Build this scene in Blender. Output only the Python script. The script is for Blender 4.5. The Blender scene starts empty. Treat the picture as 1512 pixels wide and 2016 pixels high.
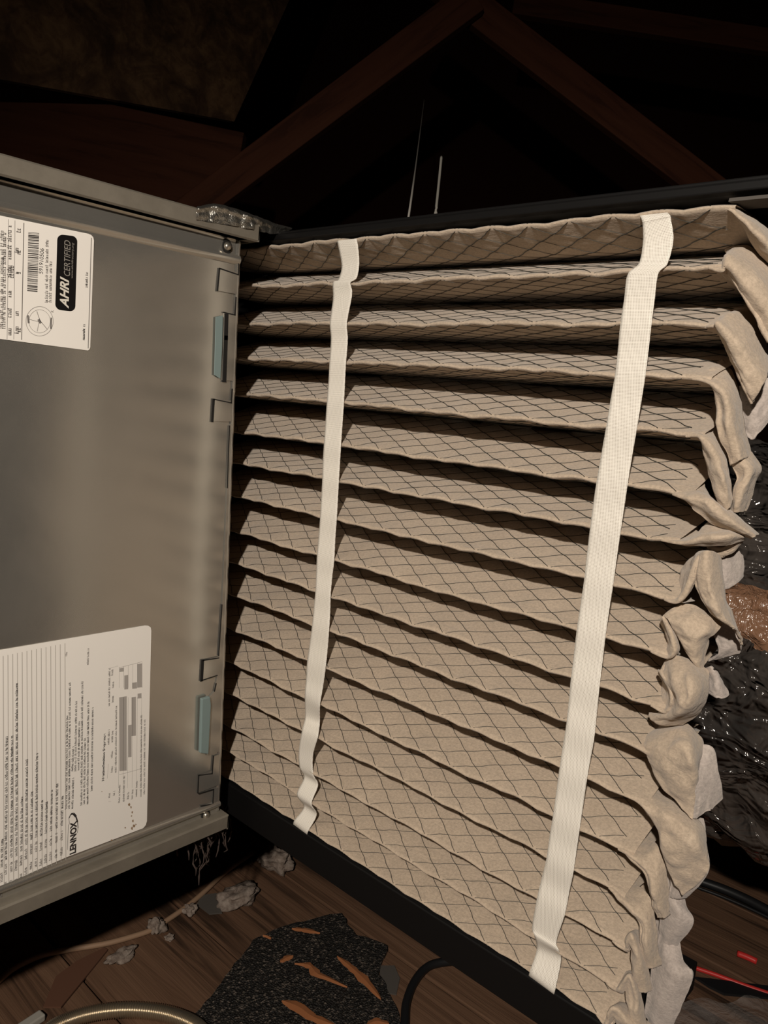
import bpy, bmesh, math, random
from mathutils import Vector, Matrix, noise
random.seed(7)
scene = bpy.context.scene
COL = scene.collection

# ------------------------------------------------------------------ camera
F_PX = 1539.52
CAM = Vector((-0.43472832, -0.56679373, 0.410777))
ROW = (Vector((0.67194069, -0.73577736, 0.08442387)),      # image right
       Vector((-0.0510032, -0.15969534, -0.98584789)),     # image down
       Vector((0.73884666, 0.65812543, -0.1448328)))       # forward
cam_d = bpy.data.cameras.new('camera')
cam = bpy.data.objects.new('camera', cam_d); COL.objects.link(cam)
m = Matrix.Identity(4)
for r in range(3):
    m[r][0] = ROW[0][r]; m[r][1] = -ROW[1][r]; m[r][2] = -ROW[2][r]; m[r][3] = CAM[r]
cam.matrix_world = m
cam_d.sensor_fit = 'VERTICAL'; cam_d.sensor_height = 36.0
cam_d.lens = F_PX / 2016 * 36.0
cam_d.clip_start = 0.01; cam_d.clip_end = 50
scene.camera = cam

# ------------------------------------------------------------------ light
world = bpy.data.worlds.new('attic_dark'); scene.world = world
world.use_nodes = True
world.node_tree.nodes['Background'].inputs[0].default_value = (0.9, 0.62, 0.45, 1)
world.node_tree.nodes['Background'].inputs[1].default_value = 0.0015
lamp_d = bpy.data.lights.new('headlamp', 'SPOT')      # worn by the photographer: behind, above and left of the phone
lamp_d.energy = 54.0; lamp_d.color = (1.0, 0.905, 0.795); lamp_d.shadow_soft_size = 0.015
lamp_d.spot_size = math.radians(122); lamp_d.spot_blend = 1.0
lamp = bpy.data.objects.new('headlamp', lamp_d); COL.objects.link(lamp)
lamp.location = (-0.87, -0.75, 0.775)
lamp.rotation_euler = (Vector((0.03, -0.22, 0.10)) - lamp.location).to_track_quat('-Z', 'Y').to_euler()
vs = scene.view_settings
vs.view_transform = 'Standard'; vs.look = 'None'; vs.exposure = 0.0; vs.gamma = 1.0
vs.use_curve_mapping = False

# ------------------------------------------------------------------ projecting traced points onto real planes
def ray(px, py):
    a = (px - 756) / F_PX; b = (py - 1008) / F_PX
    return ROW[0] * a + ROW[1] * b + ROW[2]
def on_x(px, py, X): d = ray(px, py); return CAM + d * ((X - CAM.x) / d.x)
def on_y(px, py, Y=0.0): d = ray(px, py); return CAM + d * ((Y - CAM.y) / d.y)
def on_z(px, py, Z): d = ray(px, py); return CAM + d * ((Z - CAM.z) / d.z)
def at_d(px, py, d): return CAM + ray(px, py) * d
HF = Vector((ROW[2].x, ROW[2].y, 0)).normalized()
def on_front(px, py, D):
    d = ray(px, py); return CAM + d * (D / d.dot(HF))
FLOOR_Z = -0.27
XF = 0.03      # plane of the pleat ridges

# ------------------------------------------------------------------ materials
def nodes(name):
    mt = bpy.data.materials.new(name); mt.use_nodes = True
    nt = mt.node_tree; b = nt.nodes['Principled BSDF']
    return mt, nt, b
def setp(b, col=None, rough=None, metal=None, spec=None):
    if col is not None: b.inputs['Base Color'].default_value = (*col, 1)
    if rough is not None: b.inputs['Roughness'].default_value = rough
    if metal is not None: b.inputs['Metallic'].default_value = metal
    if spec is not None: b.inputs['Specular IOR Level'].default_value = spec
def simple(name, col, rough=0.6, metal=0.0, spec=0.3):
    mt, nt, b = nodes(name); setp(b, col, rough, metal, spec); return mt
def coord(nt, kind='Object', scale=(1, 1, 1)):
    tc = nt.nodes.new('ShaderNodeTexCoord'); mp = nt.nodes.new('ShaderNodeMapping')
    mp.inputs['Scale'].default_value = scale
    nt.links.new(tc.outputs[kind], mp.inputs[0]); return mp.outputs[0]
def noise_n(nt, vec, scale, detail=4, rough=0.55, dist=0.0):
    n = nt.nodes.new('ShaderNodeTexNoise'); n.inputs['Scale'].default_value = scale
    n.inputs['Detail'].default_value = detail; n.inputs['Roughness'].default_value = rough
    n.inputs['Distortion'].default_value = dist
    nt.links.new(vec, n.inputs['Vector']); return n.outputs['Fac']
def ramp(nt, fac, stops):
    r = nt.nodes.new('ShaderNodeValToRGB'); e = r.color_ramp.elements
    while len(e) < len(stops): e.new(0.5)
    for i, (p, c) in enumerate(stops):
        e[i].position = p; e[i].color = (*c, 1) if len(c) == 3 else c
    nt.links.new(fac, r.inputs[0]); return r.outputs[0]
def bump(nt, b, h, strength=0.3, dist=0.001, prev=None):
    n = nt.nodes.new('ShaderNodeBump'); n.inputs['Strength'].default_value = strength
    n.inputs['Distance'].default_value = dist; nt.links.new(h, n.inputs['Height'])
    if prev is not None: nt.links.new(prev, n.inputs['Normal'])
    nt.links.new(n.outputs[0], b.inputs['Normal']); return n.outputs[0]
def mixc(nt, fac, a, b_):
    mx = nt.nodes.new('ShaderNodeMix'); mx.data_type = 'RGBA'
    if isinstance(fac, float): mx.inputs[0].default_value = fac
    else: nt.links.new(fac, mx.inputs[0])
    for sock, v in ((mx.inputs[6], a), (mx.inputs[7], b_)):
        if isinstance(v, tuple): sock.default_value = (*v, 1)
        else: nt.links.new(v, sock)
    return mx.outputs[2]

def mat_media(name, c1, c2, c3):
    mt, nt, b = nodes(name); v = coord(nt)
    big = noise_n(nt, v, 22, 4, 0.6); fine = noise_n(nt, v, 520, 3, 0.7)
    c = ramp(nt, big, [(0.3, c1), (0.55, c2), (0.75, c3)])
    c2_ = ramp(nt, fine, [(0.3, (0.72, 0.72, 0.72)), (0.65, (1.08, 1.08, 1.08))])
    mul = nt.nodes.new('ShaderNodeMix'); mul.data_type = 'RGBA'; mul.blend_type = 'MULTIPLY'
    mul.inputs[0].default_value = 0.8
    nt.links.new(c, mul.inputs[6]); nt.links.new(c2_, mul.inputs[7])
    nt.links.new(mul.outputs[2], b.inputs['Base Color'])
    setp(b, None, 0.95, 0, 0.1)
    b.inputs['Sheen Weight'].default_value = 0.25; b.inputs['Sheen Roughness'].default_value = 0.6
    v2 = coord(nt, 'Object', (1, 0.35, 1))
    p = bump(nt, b, noise_n(nt, v2, 700, 3, 0.7), 0.5, 0.0006)
    bump(nt, b, noise_n(nt, coord(nt, 'Object', (1, 0.5, 1)), 130, 4, 0.65, 0.5), 0.35, 0.0025, p)
    return mt
M_MEDIA = mat_media('filter_media', (0.465, 0.372, 0.280), (0.495, 0.397, 0.300), (0.53, 0.43, 0.327))
M_BACK = mat_media('filter_media_backing', (0.43, 0.37, 0.33), (0.46, 0.40, 0.36), (0.50, 0.44, 0.39))
M_WIRE = simple('dark_wire', (0.06, 0.062, 0.056), 0.45, 0.4)

def mat_strap():
    mt, nt, b = nodes('woven_tape'); v = coord(nt, 'UV', (1, 1, 1))
    sep = nt.nodes.new('ShaderNodeSeparateXYZ'); nt.links.new(v, sep.inputs[0])
    def mth(op, a, b_=None):
        n = nt.nodes.new('ShaderNodeMath'); n.operation = op
        for i, q in enumerate((a, b_)):
            if q is None: continue
            if isinstance(q, (int, float)): n.inputs[i].default_value = q
            else: nt.links.new(q, n.inputs[i])
        return n.outputs[0]
    # u, v in millimetres: a diagonal net of small holes
    s1 = mth('SINE', mth('MULTIPLY', mth('ADD', sep.outputs[0], sep.outputs[1]), 3.0))
    s2 = mth('SINE', mth('MULTIPLY', mth('SUBTRACT', sep.outputs[0], mth('MULTIPLY', sep.outputs[1], 1.4)), 3.0))
    h = mth('MULTIPLY', s1, s2)
    c = ramp(nt, mth('ADD', mth('MULTIPLY', h, 0.5), 0.5), [(0.0, (0.84, 0.80, 0.72)), (0.55, (0.88, 0.84, 0.76)), (0.80, (0.36, 0.32, 0.27))])
    nt.links.new(c, b.inputs['Base Color']); setp(b, None, 0.8, 0, 0.2)
    bump(nt, b, h, -0.4, 0.0004)
    return mt
M_STRAP = mat_strap()

def mat_galv(name, base, rough):
    mt, nt, b = nodes(name); v = coord(nt)
    n1 = noise_n(nt, v, 14, 5, 0.6, 0.4); n2 = noise_n(nt, v, 120, 2, 0.5)
    c = ramp(nt, n1, [(0.3, tuple(x * 0.94 for x in base)), (0.7, tuple(x * 1.05 for x in base))])
    nt.links.new(c, b.inputs['Base Color'])
    rr = ramp(nt, n1, [(0.3, (rough - 0.02,) * 3), (0.7, (rough + 0.03,) * 3)])
    nt.links.new(rr, b.inputs['Roughness']); setp(b, None, None, 0.80, 0.5)
    bump(nt, b, n2, 0.05, 0.0004)
    return mt
M_GALV = mat_galv('galvanized_steel', (0.52, 0.495, 0.445), 0.20)
def mat_lip():
    mt, nt, b = nodes('painted_grey_steel'); v = coord(nt)
    n1 = noise_n(nt, v, 30, 5, 0.65)
    nt.links.new(ramp(nt, n1, [(0.35, (0.17, 0.15, 0.12)), (0.7, (0.23, 0.205, 0.165))]), b.inputs['Base Color'])
    setp(b, None, 0.55, 0.2, 0.4); bump(nt, b, noise_n(nt, v, 400, 3), 0.15, 0.0004)
    return mt
M_LIP = mat_lip()
M_PAPER = simple('label_paper', (0.88, 0.84, 0.78), 0.55, 0, 0.3)
M_INK = simple('label_ink', (0.035, 0.03, 0.028), 0.6)
M_INKL = simple('label_ink_light', (0.20, 0.18, 0.165), 0.6)
M_GREY = simple('label_grey', (0.40, 0.37, 0.34), 0.6)
M_RULE = simple('label_rule', (0.46, 0.425, 0.385), 0.6)
M_BLACKINK = simple('badge_black', (0.008, 0.007, 0.007), 0.4)
M_RUST = simple('rust_stain', (0.30, 0.20, 0.12), 0.8)
M_GAP = simple('dark_slit', (0.012, 0.011, 0.010), 0.8)
M_TEAL = simple('teal_gasket', (0.22, 0.29, 0.285), 0.5, 0.1)
M_BLACKP = simple('black_plastic', (0.0045, 0.0042, 0.0042), 0.55, 0, 0.22)
M_SCREW = simple('screw_metal', (0.6, 0.55, 0.47), 0.3, 0.9)
def mat_foil():
    mt, nt, b = nodes('foil_tape'); v = coord(nt)
    setp(b, (0.55, 0.53, 0.48), 0.28, 0.95); bump(nt, b, noise_n(nt, v, 120, 5, 0.7, 0.6), 0.6, 0.004)
    return mt
M_FOIL = mat_foil()
def mat_wood(name, dark, mid, light, gs=60, along=(1, 0.03, 1), b_s=0.5, rough=0.75):
    mt, nt, b = nodes(name)
    tc = nt.nodes.new('ShaderNodeTexCoord'); oi = nt.nodes.new('ShaderNodeObjectInfo')
    mul = nt.nodes.new('ShaderNodeMath'); mul.operation = 'MULTIPLY'; mul.inputs[1].default_value = 37.0
    nt.links.new(oi.outputs['Random'], mul.inputs[0])
    add = nt.nodes.new('ShaderNodeVectorMath'); add.operation = 'ADD'
    nt.links.new(tc.outputs['Object'], add.inputs[0]); nt.links.new(mul.outputs[0], add.inputs[1])
    mp = nt.nodes.new('ShaderNodeMapping'); mp.inputs['Scale'].default_value = along
    nt.links.new(add.outputs[0], mp.inputs[0]); v = mp.outputs[0]
    g = noise_n(nt, v, gs, 5, 0.6, 0.6); big = noise_n(nt, add.outputs[0], 5, 4, 0.6)
    c = ramp(nt, g, [(0.36, dark), (0.45, mid), (0.7, light)])
    c2 = mixc(nt, ramp(nt, big, [(0.35, (0, 0, 0)), (0.7, (0.5, 0.5, 0.5))]), c, mid)
    nt.links.new(c2, b.inputs['Base Color']); setp(b, None, rough, 0, 0.25)
    bump(nt, b, g, b_s, 0.004)
    return mt
M_FLOOR = mat_wood('floor_plank_wood', (0.022, 0.012, 0.007), (0.13, 0.070, 0.041), (0.185, 0.104, 0.062), 46, (1, 0.045, 1), 1.0)
M_BEAM = mat_wood('truss_lumber', (0.07, 0.023, 0.011), (0.115, 0.038, 0.018), (0.15, 0.053, 0.026), 30, (1, 1, 0.1), 0.2)
M_CHIP = simple('orange_wood_chip', (0.33, 0.125, 0.048), 0.8)
def mat_osb():
    mt, nt, b = nodes('osb_roof_deck'); v = coord(nt, 'Object', (1, 2.2, 1))
    n = noise_n(nt, v, 8, 5, 0.6, 0.8); n2 = noise_n(nt, v, 30, 4, 0.6, 1.0)
    c = ramp(nt, n2, [(0.3, (0.20, 0.10, 0.046)), (0.7, (0.42, 0.24, 0.115))])
    nt.links.new(mixc(nt, ramp(nt, n, [(0.36, (0.9, 0.9, 0.9)), (0.6, (0, 0, 0))]), c, (0.07, 0.034, 0.017)), b.inputs['Base Color'])
    setp(b, None, 0.8); return mt
M_OSB = mat_osb()
def mat_wrap():
    mt, nt, b = nodes('shiny_duct_wrap'); v = coord(nt)
    n = noise_n(nt, v, 9, 4, 0.55, 0.5)
    nt.links.new(ramp(nt, n, [(0.35, (0.05, 0.045, 0.042)), (0.6, (0.11, 0.092, 0.08)), (0.75, (0.26, 0.17, 0.11))]), b.inputs['Base Color'])
    setp(b, None, 0.11, 0.35, 0.8)
    p = bump(nt, b, noise_n(nt, coord(nt, 'Object', (1, 0.6, 1.2)), 14, 3, 0.5, 1.6), 1.0, 0.045)
    bump(nt, b, noise_n(nt, v, 40, 2, 0.5, 1.0), 0.8, 0.012, p)
    return mt
M_WRAP = mat_wrap()
def mat_clear():
    mt, nt, b = nodes('clear_plastic_film'); v = coord(nt)
    setp(b, (0.75, 0.68, 0.64), 0.1, 0, 0.6); b.inputs['Alpha'].default_value = 0.16
    bump(nt, b, noise_n(nt, v, 45, 4, 0.6, 0.8), 0.7, 0.008); return mt
M_CLEAR = mat_clear()
def mat_shingle():
    mt, nt, b = nodes('asphalt_granules'); v = coord(nt)
    vor = nt.nodes.new('ShaderNodeTexVoronoi'); vor.inputs['Scale'].default_value = 420; nt.links.new(v, vor.inputs['Vector'])
    sep = nt.nodes.new('ShaderNodeSeparateColor'); nt.links.new(vor.outputs['Color'], sep.inputs[0])
    nt.links.new(ramp(nt, sep.outputs[0], [(0.2, (0.008, 0.007, 0.006)), (0.75, (0.022, 0.019, 0.016)), (0.97, (0.13, 0.105, 0.085))]), b.inputs['Base Color'])
    setp(b, None, 0.6); bump(nt, b, vor.outputs['Distance'], 0.7, 0.003); return mt
M_SHINGLE = mat_shingle()
def mat_tuft():
    mt, nt, b = nodes('insulation_fluff'); v = coord(nt)
    n = noise_n(nt, v, 90, 5, 0.7)
    nt.links.new(ramp(nt, n, [(0.3, (0.12, 0.085, 0.066)), (0.7, (0.36, 0.30, 0.255))]), b.inputs['Base Color'])
    setp(b, None, 1.0, 0, 0.05); bump(nt, b, n, 0.6, 0.004); return mt
M_TUFT = mat_tuft()
M_CABLE = simple('tan_cable_jacket', (0.30, 0.19, 0.12), 0.6)
M_RUBBER = simple('black_rubber', (0.012, 0.012, 0.013), 0.45)
M_RED = simple('red_wire_jacket', (0.55, 0.035, 0.03), 0.4)
M_CONDUIT = simple('conduit_metal', (0.62, 0.54, 0.42), 0.28, 0.9)
M_PALEG = simple('pale_grey_pvc', (0.36, 0.34, 0.30), 0.5)
M_STRING = simple('white_string', (0.62, 0.58, 0.52), 0.7)
M_SLATE = simple('grey_scrap', (0.085, 0.075, 0.066), 0.8)
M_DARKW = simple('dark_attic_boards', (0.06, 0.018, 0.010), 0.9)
M_DUST = simple('dust_strand', (0.06, 0.042, 0.035), 0.9)

# ------------------------------------------------------------------ mesh builder
class MB:
    def __init__(s): s.v = []; s.f = []; s.uv = None
    def grid(s, rows, close=False):
        b = len(s.v); n = len(rows[0])
        for r in rows: s.v.extend(tuple(p) for p in r)
        for i in range(len(rows) - 1):
            for j in range(n - 1 + (1 if close else 0)):
                j2 = (j + 1) % n
                s.f.append((b + i * n + j, b + i * n + j2, b + (i + 1) * n + j2, b + (i + 1) * n + j))
        return s
    def box(s, c, ax, ay, az):
        b = len(s.v); c = Vector(c)
        for k in (-1, 1):
            for j in (-1, 1):
                for i in (-1, 1): s.v.append(tuple(c + ax * i + ay * j + az * k))
        for q in ((0, 2, 3, 1), (4, 5, 7, 6), (0, 1, 5, 4), (2, 6, 7, 3), (0, 4, 6, 2), (1, 3, 7, 5)):
            s.f.append(tuple(b + t for t in q))
        return s
    def abox(s, lo, hi):
        lo, hi = Vector(lo), Vector(hi); c = (lo + hi) / 2; d = (hi - lo) / 2
        return s.box(c, Vector((d.x, 0, 0)), Vector((0, d.y, 0)), Vector((0, 0, d.z)))
    def tube(s, pts, r, n=8, caps=True):
        pts = [Vector(p) for p in pts]; up = Vector((0.31, 0.27, 0.91)); rings = []
        for i, p in enumerate(pts):
            t = (pts[min(i + 1, len(pts) - 1)] - pts[max(i - 1, 0)])
            if t.length < 1e-9: t = Vector((0, 0, 1))
            t.normalize(); a = t.cross(up)
            if a.length < 1e-3: a = t.cross(Vector((1, 0, 0)))
            a.normalize(); c = t.cross(a); rr = r(i) if callable(r) else r
            rings.append([p + (a * math.cos(2 * math.pi * k / n) + c * math.sin(2 * math.pi * k / n)) * rr for k in range(n)])
        b = len(s.v); s.grid(rings, True)
        if caps:
            s.f.append(tuple(b + k for k in range(n))); e = b + (len(pts) - 1) * n
            s.f.append(tuple(e + n - 1 - k for k in range(n)))
        return s
    def plate(s, poly, off):
        # extrude a flat polygon (list of vectors) by vector off
        b = len(s.v); n = len(poly); off = Vector(off)
        s.v.extend(tuple(p) for p in poly); s.v.extend(tuple(Vector(p) + off) for p in poly)
        s.f.append(tuple(range(b, b + n))); s.f.append(tuple(b + 2 * n - 1 - i for i in range(n)))
        for i in range(n):
            j = (i + 1) % n; s.f.append((b + i, b + n + i, b + n + j, b + j))
        return s
    def build(s, name, mat, parent=None, smooth=False, loc=None, bevel=0):
        me = bpy.data.meshes.new(name)
        off = Vector(loc) if loc is not None else Vector((0, 0, 0))
        if parent is not None and loc is None: off = WORLD_LOC.get(parent.name, Vector((0, 0, 0)))
        me.from_pydata([tuple(Vector(p) - off) for p in s.v], [], s.f)
        bm = bmesh.new(); bm.from_mesh(me); bmesh.ops.recalc_face_normals(bm, faces=bm.faces)
        bm.to_mesh(me); bm.free()
        if smooth: me.polygons.foreach_set('use_smooth', [True] * len(me.polygons))
        me.materials.append(mat)
        o = bpy.data.objects.new(name, me); COL.objects.link(o)
        if parent is not None: o.parent = parent; WORLD_LOC[o.name] = WORLD_LOC.get(parent.name, Vector((0, 0, 0))) + (Vector(loc) - WORLD_LOC.get(parent.name, Vector((0, 0, 0))) if loc is not None else Vector((0, 0, 0)))
        if parent is not None and loc is not None: o.location = Vector(loc) - WORLD_LOC.get(parent.name, Vector((0, 0, 0)))
        if parent is None:
            o.location = off; WORLD_LOC[o.name] = off
        if bevel:
            bv = o.modifiers.new('bevel', 'BEVEL'); bv.width = bevel; bv.segments = 2; bv.limit_method = 'ANGLE'
        return o
WORLD_LOC = {}
def tag(o, label=None, cat=None, group=None, kind=None):
    if label: o['label'] = label
    if cat: o['category'] = cat
    if group: o['group'] = group
    if kind: o['kind'] = kind
    return o
def empty(name, loc, label, cat, group=None):
    o = bpy.data.objects.new(name, None); COL.objects.link(o); o.location = loc
    o.empty_display_size = 0.05; WORLD_LOC[o.name] = Vector(loc)
    return tag(o, label, cat, group)
def cat_rom(p, t):
    n = len(p) - 1; x = min(max(t, 0.0), 1.0) * n; i = min(int(x), n - 1); u = x - i
    p0, p1, p2, p3 = p[max(i - 1, 0)], p[i], p[i + 1], p[min(i + 2, n)]
    return 0.5 * ((2 * p1) + (p2 - p0) * u + (2 * p0 - 5 * p1 + 4 * p2 - p3) * u * u + (3 * p1 - p0 - 3 * p2 + p3) * u ** 3)
def spline(pts, n): return [cat_rom([Vector(p) for p in pts], i / (n - 1)) for i in range(n)]
def loft(rows, nu, nv):
    cols = [spline(r, nu) for r in rows]
    out = [[None] * nu for _ in range(nv)]
    for j in range(nu):
        c = [r[j] for r in cols]
        for i in range(nv): out[i][j] = cat_rom(c, i / (nv - 1))
    return out
def lerp(pts, x):
    for (x0, y0), (x1, y1) in zip(pts, pts[1:]):
        if x <= x1: return y0 + (y1 - y0) * (x - x0) / (x1 - x0)
    return pts[-1][1]

# ================================================================== SETTING
fl = MB().abox((-1.6, -1.6, FLOOR_Z - 0.06), (3.2, 3.2, FLOOR_Z - 0.022)).build('floor', M_DARKW)
tag(fl, 'dark subfloor under the attic planks', None, None, 'structure')
PW = 0.145
pl_me = None
for i in range(30):
    x0 = -1.3 + i * (PW + 0.004)
    if pl_me is None:
        mb = MB().abox((x0 - PW / 2, -1.4, FLOOR_Z - 0.021), (x0 + PW / 2, 3.0, FLOOR_Z))
        o = mb.build('plank', M_FLOOR, fl, loc=(x0, 0, FLOOR_Z), bevel=0.0015); pl_me = o.data; pl0 = o
    else:
        o = pl0.copy(); COL.objects.link(o); o.location = (x0, 0, FLOOR_Z - 0.0006 * (i % 3)); o.parent = fl

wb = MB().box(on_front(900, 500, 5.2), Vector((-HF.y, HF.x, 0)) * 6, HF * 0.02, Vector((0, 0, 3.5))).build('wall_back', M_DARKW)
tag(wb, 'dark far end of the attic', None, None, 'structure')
# roof deck upper left
dk = [at_d(-420, -420, 1.7), at_d(760, -420, 2.95), at_d(330, 285, 2.9), at_d(-420, 80, 1.75)]
n_ = (dk[1] - dk[0]).cross(dk[3] - dk[0]).normalized()
# flatten the fourth point into the plane of the others
dk[2] = dk[2] - n_ * (dk[2] - dk[0]).dot(n_)
roof = MB().plate(dk, (n_ if n_.dot(CAM - dk[0]) < 0 else -n_) * 0.02).build('ceiling', M_OSB)
tag(roof, 'flaked wood roof deck seen from below', None, None, 'structure')
def beam(name, a, b, w, t, D, label, group=None, mat=M_BEAM):
    A = on_front(*a, D); B = on_front(*b, D); ax = (B - A); ln = ax.length; ax.normalize()
    wd = HF.cross(ax).normalized()
    me = MB().box((0, 0, 0), Vector((w / 2, 0, 0)), Vector((0, t / 2, 0)), Vector((0, 0, ln / 2)))
    o = me.build(name, mat, bevel=0.003)
    R = Matrix((wd, HF, ax)).transposed().to_4x4(); R.translation = (A + B) / 2; o.matrix_world = R
    return tag(o, label, 'beam', group)
beam('truss_web', (250, 512), (935, -4), 0.089, 0.04, 2.4, 'slanting truss board rising rightwards from behind the grey cabinet', 'roof truss boards')
beam('truss_web', (830, -62), (1480, 440), 0.092, 0.04, 2.45, 'slanting truss board falling rightwards towards the black rail', 'roof truss boards')
beam('truss_chord', (1010, 8), (1700, 112), 0.075, 0.04, 2.9, 'faint upper truss board near the top right corner', 'roof truss boards')
beam('rafter', (-260, 190), (470, 345), 0.24, 0.05, 2.55, 'broad reddish rafter just above the top edge of the grey cabinet', 'roof truss boards')

# ================================================================== FURNACE CABINET
fur = empty('furnace_cabinet', (-0.35, 0.25, -0.012), 'grey galvanized furnace cabinet with two printed labels on its open side', 'furnace')
SH = -0.0235
def fx(z): return SH * z            # the cabinet leans very slightly
XL = -0.62
prof = [(0.03, 0.5465), (-0.010, 0.5465), (-0.012, 0.5450), (-0.012, 0.5335), (-0.0105, 0.5322), (-0.0002, 0.5322), (0.0, 0.5300),
        (0.0, 0.5205), (-0.0022, 0.5185), (-0.0032, 0.5160), (-0.0022, 0.5135), (0.0, 0.5115)]
prof_b = [(0.0, 0.0165), (-0.001, 0.0158), (-0.0028, 0.0145), (-0.0034, 0.0128), (-0.0028, 0.0108), (-0.0005, 0.0096), (0.0, 0.0085), (-0.0005, 0.0050),
          (-0.0105, 0.0048), (-0.012, 0.0035), (-0.012, -0.0085), (-0.010, -0.0100), (0.03, -0.0100)]
def extrude_prof(pr, x_end, xl=XL):
    mb = MB(); n = 9
    rows = []
    for i in range(n):
        t = i / (n - 1); rows.append([Vector((xl + (x_end(z) - xl) * t, y, z)) for y, z in pr])
    return mb.grid(rows)
# back panel
pz = [0.0160 + (0.512 - 0.0160) * i / 40 for i in range(41)]
mb = MB(); rows = []
for z in pz: rows.append([Vector((XL + (fx(z) - XL) * j / 40, 0.0, z)) for j in range(41)])
mb.grid(rows).build('side_panel', M_GALV, fur, True)
# top: galvanised strip with bead, then painted lip
extrude_prof(prof[4:], lambda z: fx(z)).build('upper_bead', M_GALV, fur, True)
extrude_prof(prof[:6], lambda z: 0.0115 + fx(z)).build('upper_lip', M_LIP, fur, False)
extrude_prof(prof_b[:8], lambda z: fx(z)).build('lower_bead', M_GALV, fur, True)
extrude_prof(prof_b[7:], lambda z: 0.0030 + fx(z)).build('lower_lip', M_LIP, fur, False)
# lip end caps
MB().plate([Vector((0.0115 + fx(0.54), y, z)) for y, z in ((0.03, 0.5465), (-0.012, 0.5465), (-0.012, 0.5322), (0.03, 0.5322))], (-0.001, 0, 0)).build('lip_end', M_LIP, fur)
MB().plate([Vector((0.0030, y, z)) for y, z in ((0.03, 0.0048), (-0.012, 0.0048), (-0.012, -0.010), (0.03, -0.010))], (-0.001, 0, 0)).build('lip_end', M_LIP, fur)
# the body behind
mb = MB(); b0 = []
for z in (-0.009, 0.545):
    b0.append([Vector((XL, 0.004, z)), Vector((fx(z) - 0.003, 0.004, z)), Vector((fx(z) - 0.003, 0.60, z)), Vector((XL, 0.60, z))])
mb.grid(b0, True); mb.f.append((0, 1, 2, 3)); mb.f.append((4, 5, 6, 7))
mb.build('cabinet_body', M_LIP, fur)
# rounded return of the right edge
rows = []
for i in range(30):
    z = 0.006 + (0.531 - 0.006) * i / 29; e = fx(z)
    rows.append([Vector((e - 0.004, -0.0004, z)), Vector((e - 0.0015, -0.0016, z)), Vector((e + 0.0004, -0.0010, z)), Vector((e + 0.0008, 0.002, z)), Vector((e + 0.0004, 0.02, z))])
MB().grid(rows).build('edge_fold', M_GALV, fur, True)

def S(px, py, dy=0.0): return on_y(px, py, dy)
# edge flange with tabs, raised plate traced along its outline
outl = [(468.1, 500), (467.1, 541), (430.6, 528.5), (426.5, 572.3), (462.9, 578), (460.8, 620.2), (439, 615), (435.8, 748), (455.6, 754), (453.5, 793), (419, 785.8), (416, 828.5),
        (450.4, 835), (435.5, 1190), (429, 1294.6), (396, 1299.5), (394.6, 1338.8), (425.7, 1329), (420.8, 1360), (409, 1372), (405, 1487), (419, 1488), (416, 1522), (389.7, 1525.5),
        (388, 1560), (419, 1553), (417.5, 1582.8)]
right = [S(x, y) for x, y in outl]
# strips of the flange, between the outline and the right edge
mb = MB(); rows = []
for p in right:
    e = fx(p.z) - 0.001
    rows.append([Vector((p.x, -0.0002, p.z)), Vector((p.x + 0.0004, -0.0013, p.z)), Vector((e, -0.0014, p.z))])
# build as separate quads per straight run so that the steps stay crisp
for a, b in zip(right, right[1:]):
    if abs(a.z - b.z) < 0.004: continue
    hi, lo = (a, b) if a.z > b.z else (b, a)
    q = []
    for p in (hi, lo):
        e = fx(p.z) - 0.001
        q.append([Vector((p.x, 0.0005, p.z)), Vector((p.x + 0.0003, -0.0012, p.z)), Vector((e, -0.0013, p.z)), Vector((e, 0.0005, p.z))])
    mb.grid(q)
mb.build('edge_flange', M_GALV, fur)
def slit(pts, w=0.0011, dy=-0.0016, name='slit'):
    mb = MB(); P = [S(x, y) for x, y in pts]
    for a, b in zip(P, P[1:]):
        d = (b - a).normalized(); n = d.cross(Vector((0, 1, 0))).normalized() * (w / 2)
        a2 = a - d * w / 2; b2 = b + d * w / 2
        mb.plate([Vector((q.x, dy, q.z)) for q in (a2 - n, b2 - n, b2 + n, a2 + n)], (0, 0.001, 0))
    return mb.build(name, M_GAP, fur)
for pts, w in (([(468.1, 512), (467.1, 541), (430.6, 528.5), (426.5, 572.3)], 0.0010), ([(463, 586), (460.8, 620.2), (439, 615)], 0.0009), ([(444, 622), (443, 665), (440, 748)], 0.0038),
               ([(455.6, 766), (453.5, 793), (419, 785.8)], 0.0009), ([(419, 787), (416.5, 828.5)], 0.0020), ([(450.5, 838), (448.5, 880), (446, 960)], 0.0006),
               ([(429, 1294.6), (398, 1299.5)], 0.0009), ([(397.5, 1301), (395.5, 1338)], 0.0026), ([(395, 1339), (425.7, 1329)], 0.0008), ([(424, 1345), (420.8, 1360)], 0.0007), ([(419, 1488), (416, 1522), (389.7, 1525.5), (388, 1560)], 0.0008),
               ([(390, 1562), (419, 1553), (417.5, 1582), (394, 1586)], 0.0007), ([(435.5, 1190), (429, 1290)], 0.0006)):
    slit(pts, w)
def gasket(poly, th):
    P = [S(x, y, -0.0014) for x, y in poly]
    return MB().plate(P, (0, -th, 0)).build('gasket', M_TEAL, fur, bevel=0.0008)
tag(gasket([(424, 624), (438.5, 621), (436.5, 690), (433.5, 746), (421, 738)], 0.0006), 'teal gasket strip')
tag(gasket([(393, 1374), (409, 1369), (411, 1385), (406, 1482), (390, 1480)], 0.004), 'teal gasket strip')
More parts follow.
